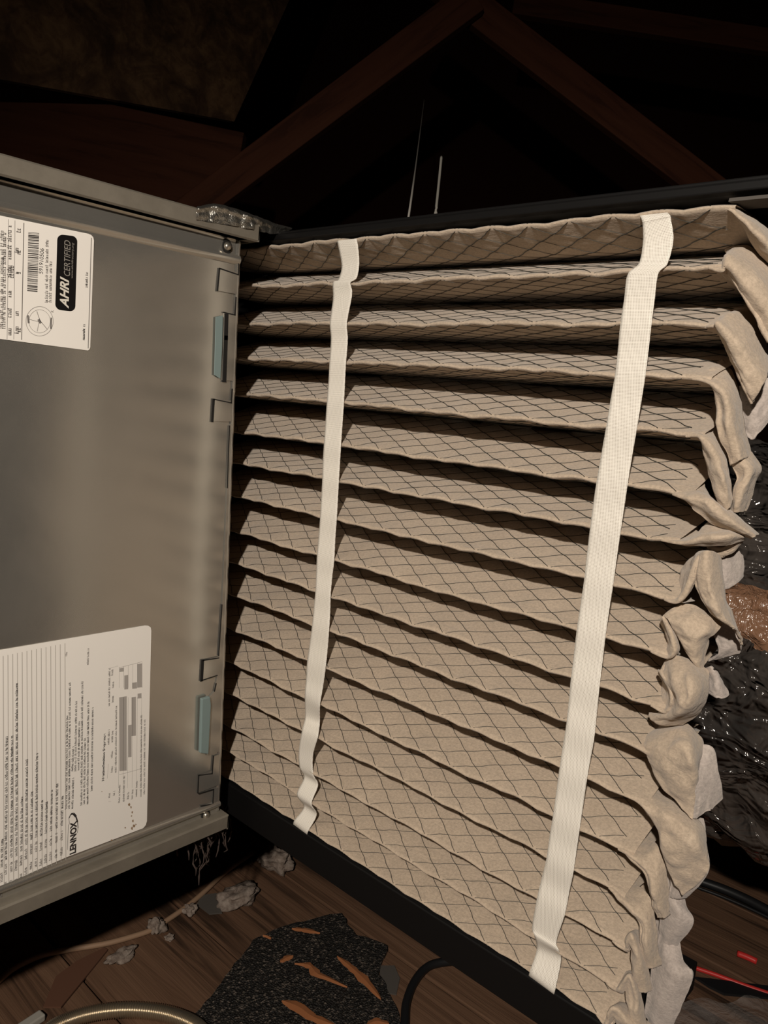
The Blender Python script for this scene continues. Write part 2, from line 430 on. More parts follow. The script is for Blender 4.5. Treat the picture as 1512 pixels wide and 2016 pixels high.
def screw(px, py):
    c = S(px, py, -0.002)
    hole = MB().plate([c + Vector((math.cos(a) * 0.0046, 0.0004, math.sin(a) * 0.0060)) for a in [i * math.pi / 8 for i in range(16)]], (0, 0.001, 0)).build('screw_recess', M_GAP, fur)
    rows = []
    for r, d in ((0.0, -0.0026), (0.0018, -0.0024), (0.0031, -0.0014), (0.0035, 0.0004)):
        rows.append([c + Vector((math.cos(a) * r, d, math.sin(a) * r)) for a in [i * math.pi / 8 for i in range(16)]])
    MB().grid(rows, True).build('screw', M_SCREW, fur, True)
screw(448, 485); screw(406, 1605)
# foil tape over the top right corner
rowsT = [[on_y(386, 432, -0.0128), on_y(430, 440, -0.0128), on_y(470, 447, -0.0128), on_y(496, 452, -0.0128), on_y(530, 460, -0.004), on_y(562, 461, 0.006)],
         [on_y(386, 420, -0.0132), on_y(430, 420, -0.0132), on_y(470, 430, -0.0132), on_y(497, 437, -0.0128), on_y(532, 450, -0.003), on_y(568, 456, 0.008)],
         [on_y(388, 409, -0.0128), on_y(425, 403, -0.0120), on_y(470, 416, -0.0115), on_y(502, 427, -0.010), on_y(538, 441, 0.0), on_y(574, 451, 0.012)],
         [on_y(388, 407, 0.02), on_y(425, 402, 0.02), on_y(470, 414, 0.02), on_y(502, 425, 0.022), on_y(538, 439, 0.03), on_y(574, 450, 0.035)]]
g = loft(rowsT, 60, 22)
for r in g:
    for p in r: p += Vector((0, noise.noise(p * 160) * 0.0014, noise.noise(p * 120 + Vector((5, 5, 5))) * 0.0012))
tag(MB().grid(g).build('foil_tape', M_FOIL, None, False, loc=g[0][0]), 'crinkled foil tape stuck over the top right corner of the furnace cabinet', 'tape')
# filter slot housing on the cabinet's end, dark inside
mb = MB(); mb.abox((0.004, 0.11, 0.555), (0.16, 0.60, 0.558)); mb.abox((0.004, 0.11, -0.025), (0.16, 0.60, -0.022)); mb.abox((0.157, 0.11, -0.025), (0.16, 0.60, 0.558))
tag(mb.build('filter_slot_housing', M_BLACKP, None, loc=(0.08, 0.35, -0.025)), 'black metal housing the filter slides into beside the furnace cabinet', 'housing')

# ---------------- labels
UPZ = Vector((0, 0, 1))
def label_plate(name, poly, parent, dy=-0.0004, th=0.0003, mat=M_PAPER):
    P = [S(x, y, 0.0) for x, y in poly]; P = [Vector((p.x, dy, p.z)) for p in P]
    return MB().plate(P, (0, -th, 0)).build(name, mat, parent)
INK_Y = -0.00078
def fit_text(txt, a, b, height, parent, name, mat=M_INK, dy=INK_Y, shear=0.0, bold=0.0):
    """flat lettering reading from point a to point b (traced points), letter height in metres"""
    A = S(*a); B = S(*b); cu = bpy.data.curves.new('t', 'FONT'); cu.body = txt; cu.size = 1.0; cu.shear = shear; cu.offset = bold
    tmp = bpy.data.objects.new('t', cu); COL.objects.link(tmp)
    dg = bpy.context.evaluated_depsgraph_get(); me = bpy.data.meshes.new_from_object(tmp.evaluated_get(dg))
    bpy.data.objects.remove(tmp); bpy.data.curves.remove(cu)
    xs = [v.co.x for v in me.vertices]; ys = [v.co.y for v in me.vertices]
    x0, x1, y0, y1 = min(xs), max(xs), min(ys), max(ys)
    d = (B - A); L = d.length; d.normalize(); upv = d.cross(Vector((0, 1, 0))).normalized()
    if upv.x > 0: upv = -upv
    off = WORLD_LOC.get(parent.name, Vector((0, 0, 0)))
    for v in me.vertices:
        q = A + d * ((v.co.x - x0) / (x1 - x0) * L) + upv * ((v.co.y - y0) / (y1 - y0) - 0.0) * height
        v.co = Vector((q.x, dy, q.z)) - off
    me.materials.clear(); me.materials.append(mat)
    o = bpy.data.objects.new(name, me); COL.objects.link(o); o.parent = parent; WORLD_LOC[o.name] = off
    return o
def tiny_lines(lines, parent, name, mat=M_INKL, h=0.0019, seed=1):
    """print too small to read in the photograph: letter-sized strokes along each traced line"""
    rnd = random.Random(seed); mb = MB()
    def quad(o, d, u, x0, x1, y0, y1):
        b = len(mb.v)
        for x, y in ((x0, y0), (x1, y0), (x1, y1), (x0, y1)):
            q = o + d * x + u * y; mb.v.append((q.x, INK_Y, q.z))
        mb.f.append((b, b + 1, b + 2, b + 3))
    for ln in lines:
        a, b_ = ln[0], ln[1]; hh = ln[2] if len(ln) > 2 else h
        A = S(*a); B = S(*b_); d = B - A; L = d.length; d.normalize(); u = d.cross(Vector((0, 1, 0))).normalized()
        if u.x > 0: u = -u
        x = 0.0; w = hh * 0.55; left = rnd.randint(3, 8); st = hh * 0.17
        while x + w < L:
            if left == 0: x += w * 0.9; left = rnd.randint(2, 9); continue
            tall = rnd.random() < 0.3; top = hh if tall else hh * 0.7
            k = rnd.randint(0, 4)
            if k != 3: quad(A, d, u, x, x + st, 0, top)
            if k in (0, 2): quad(A, d, u, x + w * 0.62, x + w * 0.62 + st, 0, hh * 0.7)
            if k in (0, 1, 3): quad(A, d, u, x, x + w * 0.7, hh * 0.55, hh * 0.7)
            if k in (1, 2, 3, 4): quad(A, d, u, x, x + w * 0.7, 0, st)
            if k == 3: quad(A, d, u, x + w * 0.3, x + w * 0.3 + st, 0, top)
            if k == 4: quad(A, d, u, x, x + w * 0.6, hh * 0.3, hh * 0.3 + st)
            x += w; left -= 1
    return tag(mb.build(name, mat, parent), None, None, None, 'stuff')
def strips(segs, parent, name, mat, w=None, dy=-0.00074, each=False, stuff=False):
    mb = MB()
    for s_ in segs:
        A = S(*s_[0]); B = S(*s_[1]); ww = s_[2] if len(s_) > 2 else w
        d = (B - A).normalized(); n = d.cross(Vector((0, 1, 0))).normalized() * ww / 2
        if each: mb = MB()
        b = len(mb.v)
        for q in (A - n, B - n, B + n, A + n): mb.v.append((q.x, dy, q.z))
        mb.f.append((b, b + 1, b + 2, b + 3))
        if each: mb.build(name, mat, parent)
    if not each: return tag(mb.build(name, mat, parent), None, None, None, 'stuff' if stuff else None)
def polys(pl, parent, name, mat, dy=-0.00074, each=False):
    mb = MB()
    for p in pl:
        if each: mb = MB()
        b = len(mb.v); mb.v.extend((S(*q).x, dy, S(*q).z) for q in p); mb.f.append(tuple(range(b, b + len(p))))
        if each: mb.build(name, mat, parent)
    if not each: return tag(mb.build(name, mat, parent), None, None, None, 'stuff' if len(pl) > 1 else None)

# rating label (upper). crop frame: origin (0,400), 6.3x
def c1(x, y): return (x / 6.3, 400 + y / 6.3)
lab1 = label_plate('rating_label', [(-95, 405), c1(1090, 380), c1(1125, 395), c1(1152, 425), c1(1160, 465), c1(1114, 1785), c1(1105, 1812), c1(1085, 1826), (-95, 655)], fur)
tag(lab1, 'white rating label with a black certification badge')
strips([(c1(1128, 430), c1(1088, 1800), 0.0006), (c1(290, 245), c1(262, 1695), 0.0006), (c1(100, 200), c1(82, 1690), 0.0003), (c1(180, 215), c1(165, 1690), 0.0003)], lab1, 'ruled_line', M_INKL, each=True)
rnd = random.Random(3); bars = []; y = 360
while y < 1085:
    h_ = rnd.choice((4, 6, 6, 9, 14)); bars.append([c1(345 + (y - 360) * -0.018, y), c1(480 + (y - 360) * -0.03, y + 12), c1(480 + (y - 360) * -0.03, y + h_ + 12), c1(345 + (y - 360) * -0.018, y + h_)]); y += h_ + rnd.choice((5, 7, 9, 12))
polys(bars, lab1, 'barcode', M_INK)
fit_text('591910506', c1(525, 880), c1(540, 565), 0.0029, lab1, 'serial_number', M_INK)
tiny_lines([(c1(585, 1235), c1(595, 440)), (c1(630, 1235), c1(640, 720))], lab1, 'fine_print', M_INKL, 0.0022, 5)
tiny_lines([(c1(1080, 1050), c1(1085, 850)), (c1(1045, 1700), c1(1050, 1480))], lab1, 'fine_print', M_INK, 0.0020, 6)
tl = [(c1(30, 1560), c1(40, 340)), (c1(60, 1560), c1(70, 360))]
for xx, segs in ((125, ((1640, 1510), (1420, 1290), (1170, 1050), (930, 760), (700, 260))), (155, ((930, 760), )), (215, ((1620, 1530), (1400, 1320), (880, 820), (620, 540))), (240, ((1600, 1530), (880, 820), (640, 560), (370, 300)))):
    for a, b in segs: tl.append((c1(xx + 10, a), c1(xx + 12, b), 0.0030))
tiny_lines(tl, lab1, 'table_print', M_INKL, 0.0024, 8)
# badge
def rrect(x0, y0, x1, y1, r, sl=0.0):
    pts = []
    for cx, cy, a0 in ((x1 - r, y0 + r, -90), (x1 - r, y1 - r, 0), (x0 + r, y1 - r, 90), (x0 + r, y0 + r, 180)):
        for i in range(7):
            a = math.radians(a0 + i * 15); X = cx + math.cos(a) * r; Y = cy + math.sin(a) * r; pts.append(c1(X - (Y - y0) * sl, Y + (X - x0) * 0.11))
    return pts
badge = polys([rrect(706, 385, 955, 1320, 70, 0.03)], lab1, 'certification_badge', M_BLACKINK, -0.00074)
M_WHITEINK = simple('badge_white', (0.72, 0.68, 0.60), 0.5); M_GREYINK = simple('badge_grey', (0.28, 0.26, 0.23), 0.5)
fit_text('AHRI', c1(845, 1308), c1(850, 925), 0.0066, lab1, 'badge_lettering', M_WHITEINK, -0.00082, 0.35, 0.03)
fit_text('CERTIFIED', c1(862, 910), c1(868, 470), 0.0046, lab1, 'badge_lettering', M_GREYINK, -0.00082, 0.15)
fit_text('www.ahridirectory.org', c1(905, 935), c1(915, 495), 0.0020, lab1, 'badge_lettering', M_GREYINK, -0.00082, 0.2)
def ring(cx, cy, r, w, n=48):
    segs = []
    for i in range(n):
        a, b = 2 * math.pi * i / n, 2 * math.pi * (i + 1) / n
        segs.append((c1(cx + math.cos(a) * r * 0.98, cy + math.sin(a) * r * 1.06), c1(cx + math.cos(b) * r * 0.98, cy + math.sin(b) * r * 1.06), w))
    return segs
mk = ring(485, 1465, 172, 0.00028) + ring(485, 1465, 135, 0.00022)
mk += [(c1(450, 1340), c1(490, 1455), 0.0004), (c1(490, 1455), c1(580, 1565), 0.0004), (c1(355, 1440), c1(470, 1470), 0.0003), (c1(455, 1590), c1(480, 1470), 0.0003), (c1(470, 1440), c1(500, 1490), 0.0018)]
mk += [(c1(340, 1390), c1(350, 1490), 0.0014), (c1(630, 1420), c1(625, 1560), 0.0012)]
strips(mk, lab1, 'approval_mark', M_INKL, dy=INK_Y, stuff=True)
fit_text('R', c1(660, 1355), c1(660, 1330), 0.0020, lab1, 'approval_mark', M_INKL)

# wiring and diagnostics label (lower). crop frames: c3 origin (0,1240) 4.033x ; c4 origin (120,1220) 4.2x
def c3(x, y): return (x / 4.033, 1240 + y / 4.033)
def c4(x, y): return (120 + x / 4.2, 1220 + y / 4.2)
lab2 = label_plate('diagnostic_label', [(-95, 1294), (0, 1279), (285, 1231), (291, 1231.5), (296, 1235), (297, 1241), (288.5, 1616), (286, 1624), (281, 1630), (131, 1686.5), (0, 1744), (-95, 1786)], fur)
tag(lab2, 'large white diagnostic label with a maker logo')
rules = [((127 - i * 9.35, 1266 + i * 1.9), (129 - i * 9.35, 1692 + i * 3.9), 0.0005) for i in range(0, 15)]
strips(rules, lab2, 'ruled_line', M_RULE, dy=-0.00073, each=True)
cols = [(10, 1650, 1880), (45, 830, 1820), (88, 830, 1800), (126, 400, 1790), (166, 1310, 1750), (205, 1010, 1700), (245, 1260, 1660), (285, 970, 1640), (325, 1340, 1630), (362, 1340, 1610), (402, 1260, 1590), (445, 1210, 1570), (487, 1300, 1550)]
tl = []; codes = []
for x, t, bt in cols:
    tl.append((c3(x + 8, bt), c3(x + 14, t), 0.0021))
    codes.append((c3(x + 6, bt + 115), c3(x + 8, bt + 30), 0.0023)); codes.append((c3(x + 4, bt + 235), c3(x + 6, bt + 165), 0.0023))
tiny_lines(tl, lab2, 'code_table_print', M_INK, 0.0021, 11)
tiny_lines(codes, lab2, 'code_table_print', M_INKL, 0.0023, 12)
para = [(45, 780, 1560), (68, 510, 1560), (95, 1290, 1560), (95, 1040, 1250), (120, 660, 1250), (145, 830, 1240), (170, 500, 1530), (192, 970, 1520), (220, 670, 1520), (255, 710, 1410)]
tiny_lines([(c4(x + 2, b), c4(x + 10, a)) for x, a, b in para], lab2, 'paragraph_print', M_INK, 0.0018, 13)
fit_text('Heating/Ignition Sequence', c4(360, 1325), c4(372, 935), 0.0028, lab2, 'heading', M_INK, bold=0.03)
small = [(400, 390, 710), (425, 400, 460), (432, 490, 560), (430, 610, 680), (395, 900, 1030), (425, 900, 1010), (422, 1070, 1140), (422, 1200, 1260), (455, 700, 1260), (400, 1420, 1470), (440, 1400, 1450), (483, 1350, 1510), (520, 1280, 1500), (555, 1420, 1480), (590, 1390, 1480), (625, 1320, 1460),
         (662, 770, 1460), (690, 820, 1440), (225, 230, 370), (45, 260, 300)]
tiny_lines([(c4(x, b), c4(x + 5, a), 0.0017) for x, a, b in small], lab2, 'chart_print', M_INKL, 0.0017, 14)
def c4q(x0, y0, x1, y1): return [c4(x0, y0), c4(x1, y0 - (x1 - x0) * 0.16), c4(x1, y1 - (x1 - x0) * 0.10), c4(x0, y1)]
polys([c4q(480, 400, 515, 430), c4q(480, 640, 540, 1250), c4q(520, 460, 552, 575), c4q(552, 870, 580, 1135), c4q(580, 640, 616, 960), c4q(586, 520, 625, 570), c4q(628, 365, 666, 560), c4q(630, 610, 662, 650)], lab2, 'timing_chart', M_GREY, each=True)
strips([(c4(478, 395), c4(668, 345), 0.0003), (c4(478, 1280), c4(660, 1230), 0.0003)] + [(c4(x, 390 - (x - 478) * 0.2), c4(x, 560), 0.0002) for x in (478, 515, 552, 590, 628, 668)] + [(c4(x, 640), c4(x - 5, 1390), 0.0002) for x in (478, 515, 552, 590, 628, 664)] +
       [(c4(400, 400), c4(470, 380), 0.0002), (c4(388, 1190), c4(380, 1310), 0.0002), (c4(388, 1500), c4(410, 1500), 0.0002)], lab2, 'chart_line', M_GREY, each=True)
fit_text('LENNOX', c4(122, 1922), c4(128, 1655), 0.0056, lab2, 'maker_logo', M_INK, bold=0.045)
sw = [(66, 1690), (62, 1640), (78, 1605), (100, 1600), (120, 1625), (134, 1670), (137, 1720), (132, 1760)]
strips([(c4(*a), c4(*b), w) for (a, b), w in zip(zip(sw, sw[1:]), (0.0003, 0.0008, 0.0016, 0.0018, 0.0011, 0.0006, 0.0003))] + [(c4(58, 1690), c4(50, 1900), 0.0003)], lab2, 'maker_logo', M_INK, dy=INK_Y)
st = []
rnd = random.Random(9)
for cx, cy, r in ((560, 1525, 12), (575, 1545, 9), (585, 1590, 10), (580, 1620, 7), (592, 1660, 9), (600, 1700, 12), (585, 1722, 10), (615, 1690, 6), (528, 1718, 7), (415, 1820, 8), (335, 1417, 4)):
    st.append([c4(cx + math.cos(a) * r * rnd.uniform(0.4, 1.2), cy + math.sin(a) * r * rnd.uniform(0.6, 1.7)) for a in [k * math.pi / 4 for k in range(8)]])
polys(st, lab2, 'rust_stain', M_RUST, -0.00079)

# ================================================================== FILTER
RZ_L = [0.5359, 0.5008, 0.4673, 0.4358, 0.402, 0.3658, 0.3365, 0.3041, 0.2687, 0.2373, 0.2061, 0.1717, 0.1371, 0.1053, 0.0708, 0.0445, 0.0168]
RZ_R = [0.5321, 0.499, 0.4681, 0.437, 0.404, 0.3686, 0.339, 0.3046, 0.2691, 0.2358, 0.2056, 0.172, 0.1361, 0.1054, 0.0719, 0.0418, 0.015]
YE = [-0.3919, -0.3931, -0.3955, -0.3924, -0.3933, -0.3902, -0.3873, -0.3942, -0.3907, -0.3953, -0.3898, -0.3905, -0.3872, -0.3845, -0.3921, -0.3921, -0.3882]
YB = 0.10; DEP = 0.075; P_ = 0.0305; A_ = 1.65
flt = empty('pleated_air_filter', (XF + 0.05, -0.14, 0.012), 'dusty tan pleated air filter with wire netting, two white tapes and black frame rails', 'air filter')
SAG = [0.009, 0.006, 0.006, 0.006, 0.006, 0.006, 0.006, 0.006, 0.006, 0.006, 0.006, 0.006, 0.006, 0.006, 0.006, 0.005, 0.003]
def ridge_z(k, y):
    t = (0.03 - y) / (0.03 + 0.391)
    z = RZ_L[k] + (RZ_R[k] - RZ_L[k]) * t
    ph = k * 0.37
    z += 0.0016 * noise.noise(Vector((y * 28, k * 3.1, 0.4))) + 0.0012 * abs(math.sin(math.pi * (y / P_ + ph))) - 0.0003
    return z
def ridge_x(k, y): return XF + 0.0016 * noise.noise(Vector((y * 22, k * 5.3, 7.7)))
def face_pt(k, y, s, up):
    """point on the upper (up=1) or lower (up=-1) face of pleat k at depth s behind the ridge"""
    zk = ridge_z(k, y); base = RZ_L[k] + (RZ_R[k] - RZ_L[k]) * (0.03 - y) / 0.421
    kk = k - up
    # the pleats sag: each valley sits just below the ridge above it
    if up > 0:
        zn = RZ_L[kk] + (RZ_R[kk] - RZ_L[kk]) * (0.03 - y) / 0.421 if kk >= 0 else base + 0.012
        half = zn - SAG[max(kk, 0)] - base - 0.0006
    else: half = -SAG[k] + 0.0006
    t = s / DEP; w = max(0.0, 1 - t * 2.2)
    z = base + half * t + (zk - base) * w
    if k == 0 and up < 0:      # the top fold is blunt: its front drops before it runs back
        q = min(1.0, s / 0.036); z = base - 0.0115 * q + 0.002 * max(0, t - 0.5) + (zk - base) * w
    th = 0.0012 * min(1.0, s / 0.0012) if s < 0.004 else 0.0012
    z += up * th * (1 - t)
    z += 0.0011 * noise.noise(Vector((y * 17, s * 30, k * 2.7 + up))) * min(1, s / 0.01) * (1 - t)
    return Vector((ridge_x(k, y) * (1 - t) + XF * t + s - 0.0004, y, z))
def wire(mb, k, y0, sgn, up):
    pts = []; n = 26
    lo = YE[k] + 0.005 + 0.004 * noise.noise(Vector((k * 1.3, 0, 3)))
    jog = P_ / A_ / 2
    for i in range(n + 1):
        s = 0.0006 + (DEP - 0.003) * i / n
        # little steps where the strands are bonded
        y = y0 + sgn * A_ * (s + 0.00045 * math.sin(2 * math.pi * s / jog))
        if lo <= y <= YB:
            p = face_pt(k, y, s, up); p.z += up * 0.0004; pts.append(p)
    if len(pts) > 2: mb.tube(pts, 0.00030 if sgn > 0 else 0.00018, 4, False)
SS = [0.0, 0.0005, 0.0013, 0.0028, 0.006, 0.012, 0.022, 0.036, 0.052, 0.068, 0.084, DEP]
pleats = []
for k in range(17):
    mb = MB(); rows = []; n = 150; ye = YE[k] - 0.004
    for i in range(n):
        y = YB + (ye - YB) * i / (n - 1)
        rows.append([face_pt(k, y, s, 1) for s in reversed(SS)] + [face_pt(k, y, s, -1) for s in SS[1:]])
    mb.grid(rows)
    o = mb.build('pleat', M_MEDIA, flt, True); pleats.append(o)
    wm = MB(); j = 0; y0 = YE[k] - DEP * A_ - 0.02 + (k * 0.37 % 1) * P_
    while y0 < YB + DEP * A_:
        for up in (1, -1):
            for sg in (1, -1): wire(wm, k, y0, sg, up)
        y0 += P_
    wm.build('wire_netting', M_WIRE, o, True)

# crumpled loose ends (traced outlines, each at its own depth behind the ridge plane)
ENDS = {
 1: [[[(1390, 410, .05), (1425, 404, .04), (1455, 410, .03), (1490, 432, .035), (1530, 462, .04)],
      [(1390, 416, .002), (1430, 409, 0), (1455, 424, .002), (1488, 456, .006), (1530, 498, .012)],
      [(1400, 428, .03), (1440, 420, .024), (1462, 442, .02), (1484, 482, .02), (1530, 532, .03)]]],
 2: [[[(1390, 503, .06), (1432, 496, .05), (1468, 486, .035), (1498, 505, .03), (1530, 535, .03)],
      [(1395, 534, .001), (1422, 528, 0), (1432, 512, -.004), (1478, 548, 0), (1530, 600, .008)],
      [(1400, 540, .008), (1426, 538, .007), (1440, 540, .003), (1478, 598, .004), (1525, 668, .01)],
      [(1404, 546, .03), (1432, 548, .012), (1450, 562, .008), (1490, 634, .008), (1512, 674, .012)]]],
 3: [[[(1380, 616, .06), (1430, 614, .05), (1476, 610, .035), (1500, 650, .03), (1512, 700, .03)],
      [(1390, 642, .001), (1411, 638, 0), (1419, 634, -.004), (1465, 690, 0), (1506, 745, .008)],
      [(1392, 648, .01), (1414, 648, .008), (1424, 664, .004), (1458, 735, .004), (1484, 790, .01)],
      [(1395, 656, .03), (1418, 660, .02), (1430, 684, .014), (1456, 742, .010), (1480, 795, .012)]]],
 4: [[[(1360, 705, .06), (1425, 712, .035), (1448, 750, .025), (1462, 820, .02), (1478, 895, .02)],
      [(1365, 744, .001), (1390, 748, 0), (1425, 775, -.002), (1440, 830, -.001), (1458, 905, .004)],
      [(1372, 752, .006), (1400, 756, .004), (1406, 790, .004), (1416, 850, .004), (1440, 915, .008)]],
     [[(1436, 905, .012), (1450, 940, .012), (1440, 970, .012), (1438, 1008, .014)],
      [(1458, 900, .008), (1474, 930, .006), (1462, 962, .006), (1452, 1008, .01)],
      [(1478, 890, .02), (1496, 920, .025), (1482, 950, .02), (1468, 1006, .02)]]],
 5: [[[(1340, 822, .06), (1405, 838, .03), (1422, 870, .02), (1434, 930, .012), (1440, 985, .008)],
      [(1350, 852, .001), (1378, 858, 0), (1404, 885, -.004), (1424, 945, -.004), (1434, 1000, .002)],
      [(1356, 858, .006), (1380, 866, .004), (1390, 905, .003), (1406, 962, .003), (1424, 1007, .006)]]],
 6: [[[(1330, 930, .06), (1385, 945, .03), (1402, 985, .02), (1440, 1008, .012), (1492, 1052, .02)],
      [(1335, 972, .001), (1352, 975, 0), (1397, 986, -.004), (1435, 1022, -.003), (1484, 1056, .008)],
      [(1340, 978, .006), (1356, 987, .004), (1378, 1012, .004), (1405, 1034, .006), (1478, 1060, .012)]]],
 7: [[[(1320, 1030, .06), (1375, 1050, .03), (1398, 1030, .02), (1432, 1040, .016), (1464, 1056, .016)],
      [(1318, 1067, .001), (1345, 1068, 0), (1385, 1058, -.004), (1430, 1054, -.004), (1463, 1057, .01)],
      [(1322, 1072, .006), (1350, 1073, .003), (1390, 1074, .002), (1435, 1072, .004), (1460, 1062, .014)]],
     [[(1390, 1075, .012), (1420, 1078, .01), (1450, 1070, .012), (1462, 1058, .016)],
      [(1405, 1098, .016), (1425, 1095, .014), (1445, 1085, .016), (1462, 1066, .02)]]],
 8: [[[(1310, 1130, .05), (1340, 1128, .04), (1352, 1110, .03), (1375, 1088, .02), (1400, 1084, .02)],
      [(1318, 1179, .001), (1336, 1181, 0), (1358, 1140, -.002), (1374, 1098, -.003), (1396, 1088, 0)],
      [(1322, 1186, .006), (1340, 1183, .003), (1366, 1150, .002), (1380, 1120, .003), (1398, 1095, .004)]],
     [[(1376, 1092, 0), (1370, 1135, .002), (1378, 1170, .002), (1398, 1205, .004), (1430, 1228, .01)],
      [(1392, 1084, -.004), (1390, 1130, -.005), (1398, 1170, -.004), (1412, 1200, -.002), (1444, 1236, .006)],
      [(1408, 1088, .004), (1412, 1130, .004), (1416, 1165, .004), (1426, 1195, .006), (1452, 1246, .014)],
      [(1418, 1100, .012), (1424, 1140, .014), (1428, 1180, .014), (1440, 1210, .018), (1462, 1270, .024)]]],
 9: [[[(1290, 1235, .05), (1300, 1240, .04), (1306, 1240, .03), (1304, 1225, .02), (1304, 1216, .014)],
      [(1294, 1287, .001), (1312, 1290, 0), (1326, 1276, -.003), (1320, 1248, -.002), (1306, 1214, .002)],
      [(1298, 1294, .006), (1316, 1294, .004), (1334, 1280, .004), (1330, 1250, .004), (1316, 1212, .006)]],
     [[(1306, 1214, .002), (1330, 1196, .006), (1362, 1192, .01), (1395, 1210, .012), (1422, 1230, .014)],
      [(1318, 1222, -.002), (1345, 1228, -.004), (1372, 1232, -.002), (1395, 1238, .002), (1404, 1248, .008)],
      [(1326, 1236, 0), (1348, 1262, -.002), (1365, 1275, -.001), (1380, 1266, .003), (1392, 1262, .01)],
      [(1336, 1250, .006), (1352, 1280, .004), (1364, 1304, .004), (1374, 1314, .006), (1382, 1316, .012)]]],
 10: [[[(1280, 1340, .05), (1290, 1340, .04), (1298, 1338, .03), (1298, 1328, .02), (1298, 1318, .01)],
       [(1288, 1391, .001), (1306, 1396, 0), (1322, 1376, -.003), (1316, 1346, -.002), (1300, 1320, .002)],
       [(1292, 1398, .006), (1310, 1402, .004), (1328, 1382, .002), (1324, 1345, .002), (1310, 1306, .006)]],
      [[(1310, 1304, .008), (1300, 1330, .004), (1322, 1370, .004), (1300, 1400, .006), (1276, 1402, .012)],
       [(1325, 1292, .004), (1330, 1340, -.012), (1340, 1375, -.014), (1325, 1408, -.008), (1285, 1416, .006)],
       [(1350, 1297, .006), (1365, 1340, -.012), (1368, 1375, -.014), (1350, 1408, -.006), (1305, 1425, .008)],
       [(1394, 1320, .014), (1394, 1345, .006), (1390, 1375, .006), (1375, 1405, .01), (1345, 1424, .014)]]],
 11: [[[(1262, 1428, .05), (1280, 1425, .035), (1345, 1424, .02), (1376, 1450, .016), (1382, 1475, .016)],
       [(1262, 1455, .02), (1278, 1452, .012), (1340, 1460, -.006), (1366, 1500, -.008), (1372, 1530, 0)],
       [(1262, 1476, .001), (1276, 1482, 0), (1310, 1497, -.006), (1345, 1530, -.006), (1368, 1560, 0)],
       [(1264, 1484, .006), (1278, 1490, .004), (1296, 1536, .002), (1330, 1576, .002), (1365, 1612, .004)]]],
 12: [[[(1250, 1535, .05), (1290, 1540, .03), (1340, 1585, .014), (1376, 1622, .01), (1388, 1640, .012)],
       [(1250, 1560, .02), (1275, 1565, .01), (1325, 1610, -.004), (1365, 1650, -.006), (1390, 1690, .004)],
       [(1250, 1574, .001), (1264, 1581, 0), (1298, 1620, -.003), (1322, 1680, -.004), (1392, 1718, .006)],
       [(1252, 1582, .006), (1268, 1590, .004), (1296, 1632, .003), (1312, 1700, .003), (1345, 1762, .01)]]],
 13: [[[(1230,1640,.05),(1262,1640,.03),(1298,1668,.012),(1312,1730,.008),(1318,1800,.012)],[(1228,1674,.001),(1240,1680,0),(1275,1712,-.002),(1290,1760,-.003),(1308,1808,.006)],[(1230,1682,.006),(1244,1688,.004),(1273,1722,.003),(1282,1770,.003),(1296,1808,.008)]]],
 14: [[[(1210,1720,.05),(1240,1722,.03),(1278,1765,.012),(1290,1830,.008),(1300,1900,.012)],[(1206,1755,.001),(1220,1762,0),(1262,1806,-.002),(1272,1850,-.003),(1285,1905,.006)],[(1208,1764,.006),(1224,1772,.004),(1258,1814,.003),(1262,1860,.003),(1272,1905,.008)]]],
 15: [[[(1210,1815,.05),(1235,1822,.03),(1256,1838,.012),(1272,1890,.008),(1284,1950,.012)],[(1212,1857,.001),(1229,1864,0),(1243,1838,-.004),(1258,1895,-.003),(1270,1952,.006)],[(1214,1866,.006),(1233,1872,.004),(1241,1868,.003),(1246,1905,.003),(1256,1950,.008)]]],
 16: [[[(1200,1890,.05),(1225,1900,.03),(1250,1918,.012),(1262,1960,.008),(1275,2030,.012)],[(1202,1938,.001),(1217,1946,0),(1238,1922,-.004),(1250,1968,-.003),(1262,2035,.006)],[(1204,1948,.006),(1221,1954,.004),(1234,1948,.003),(1238,1985,.003),(1246,2035,.008)]]],
 17: [[[(1190, 1970, .05), (1205, 1975, .03), (1230, 1975, .014), (1260, 2005, .012), (1310, 2025, .016)],
       [(1180, 2003, .001), (1195, 2012, 0), (1207, 1983, -.003), (1235, 2010, -.003), (1280, 2050, .006)],
       [(1184, 2012, .006), (1198, 2020, .004), (1212, 2000, .003), (1225, 2035, .003), (1260, 2070, .01)]]],
}
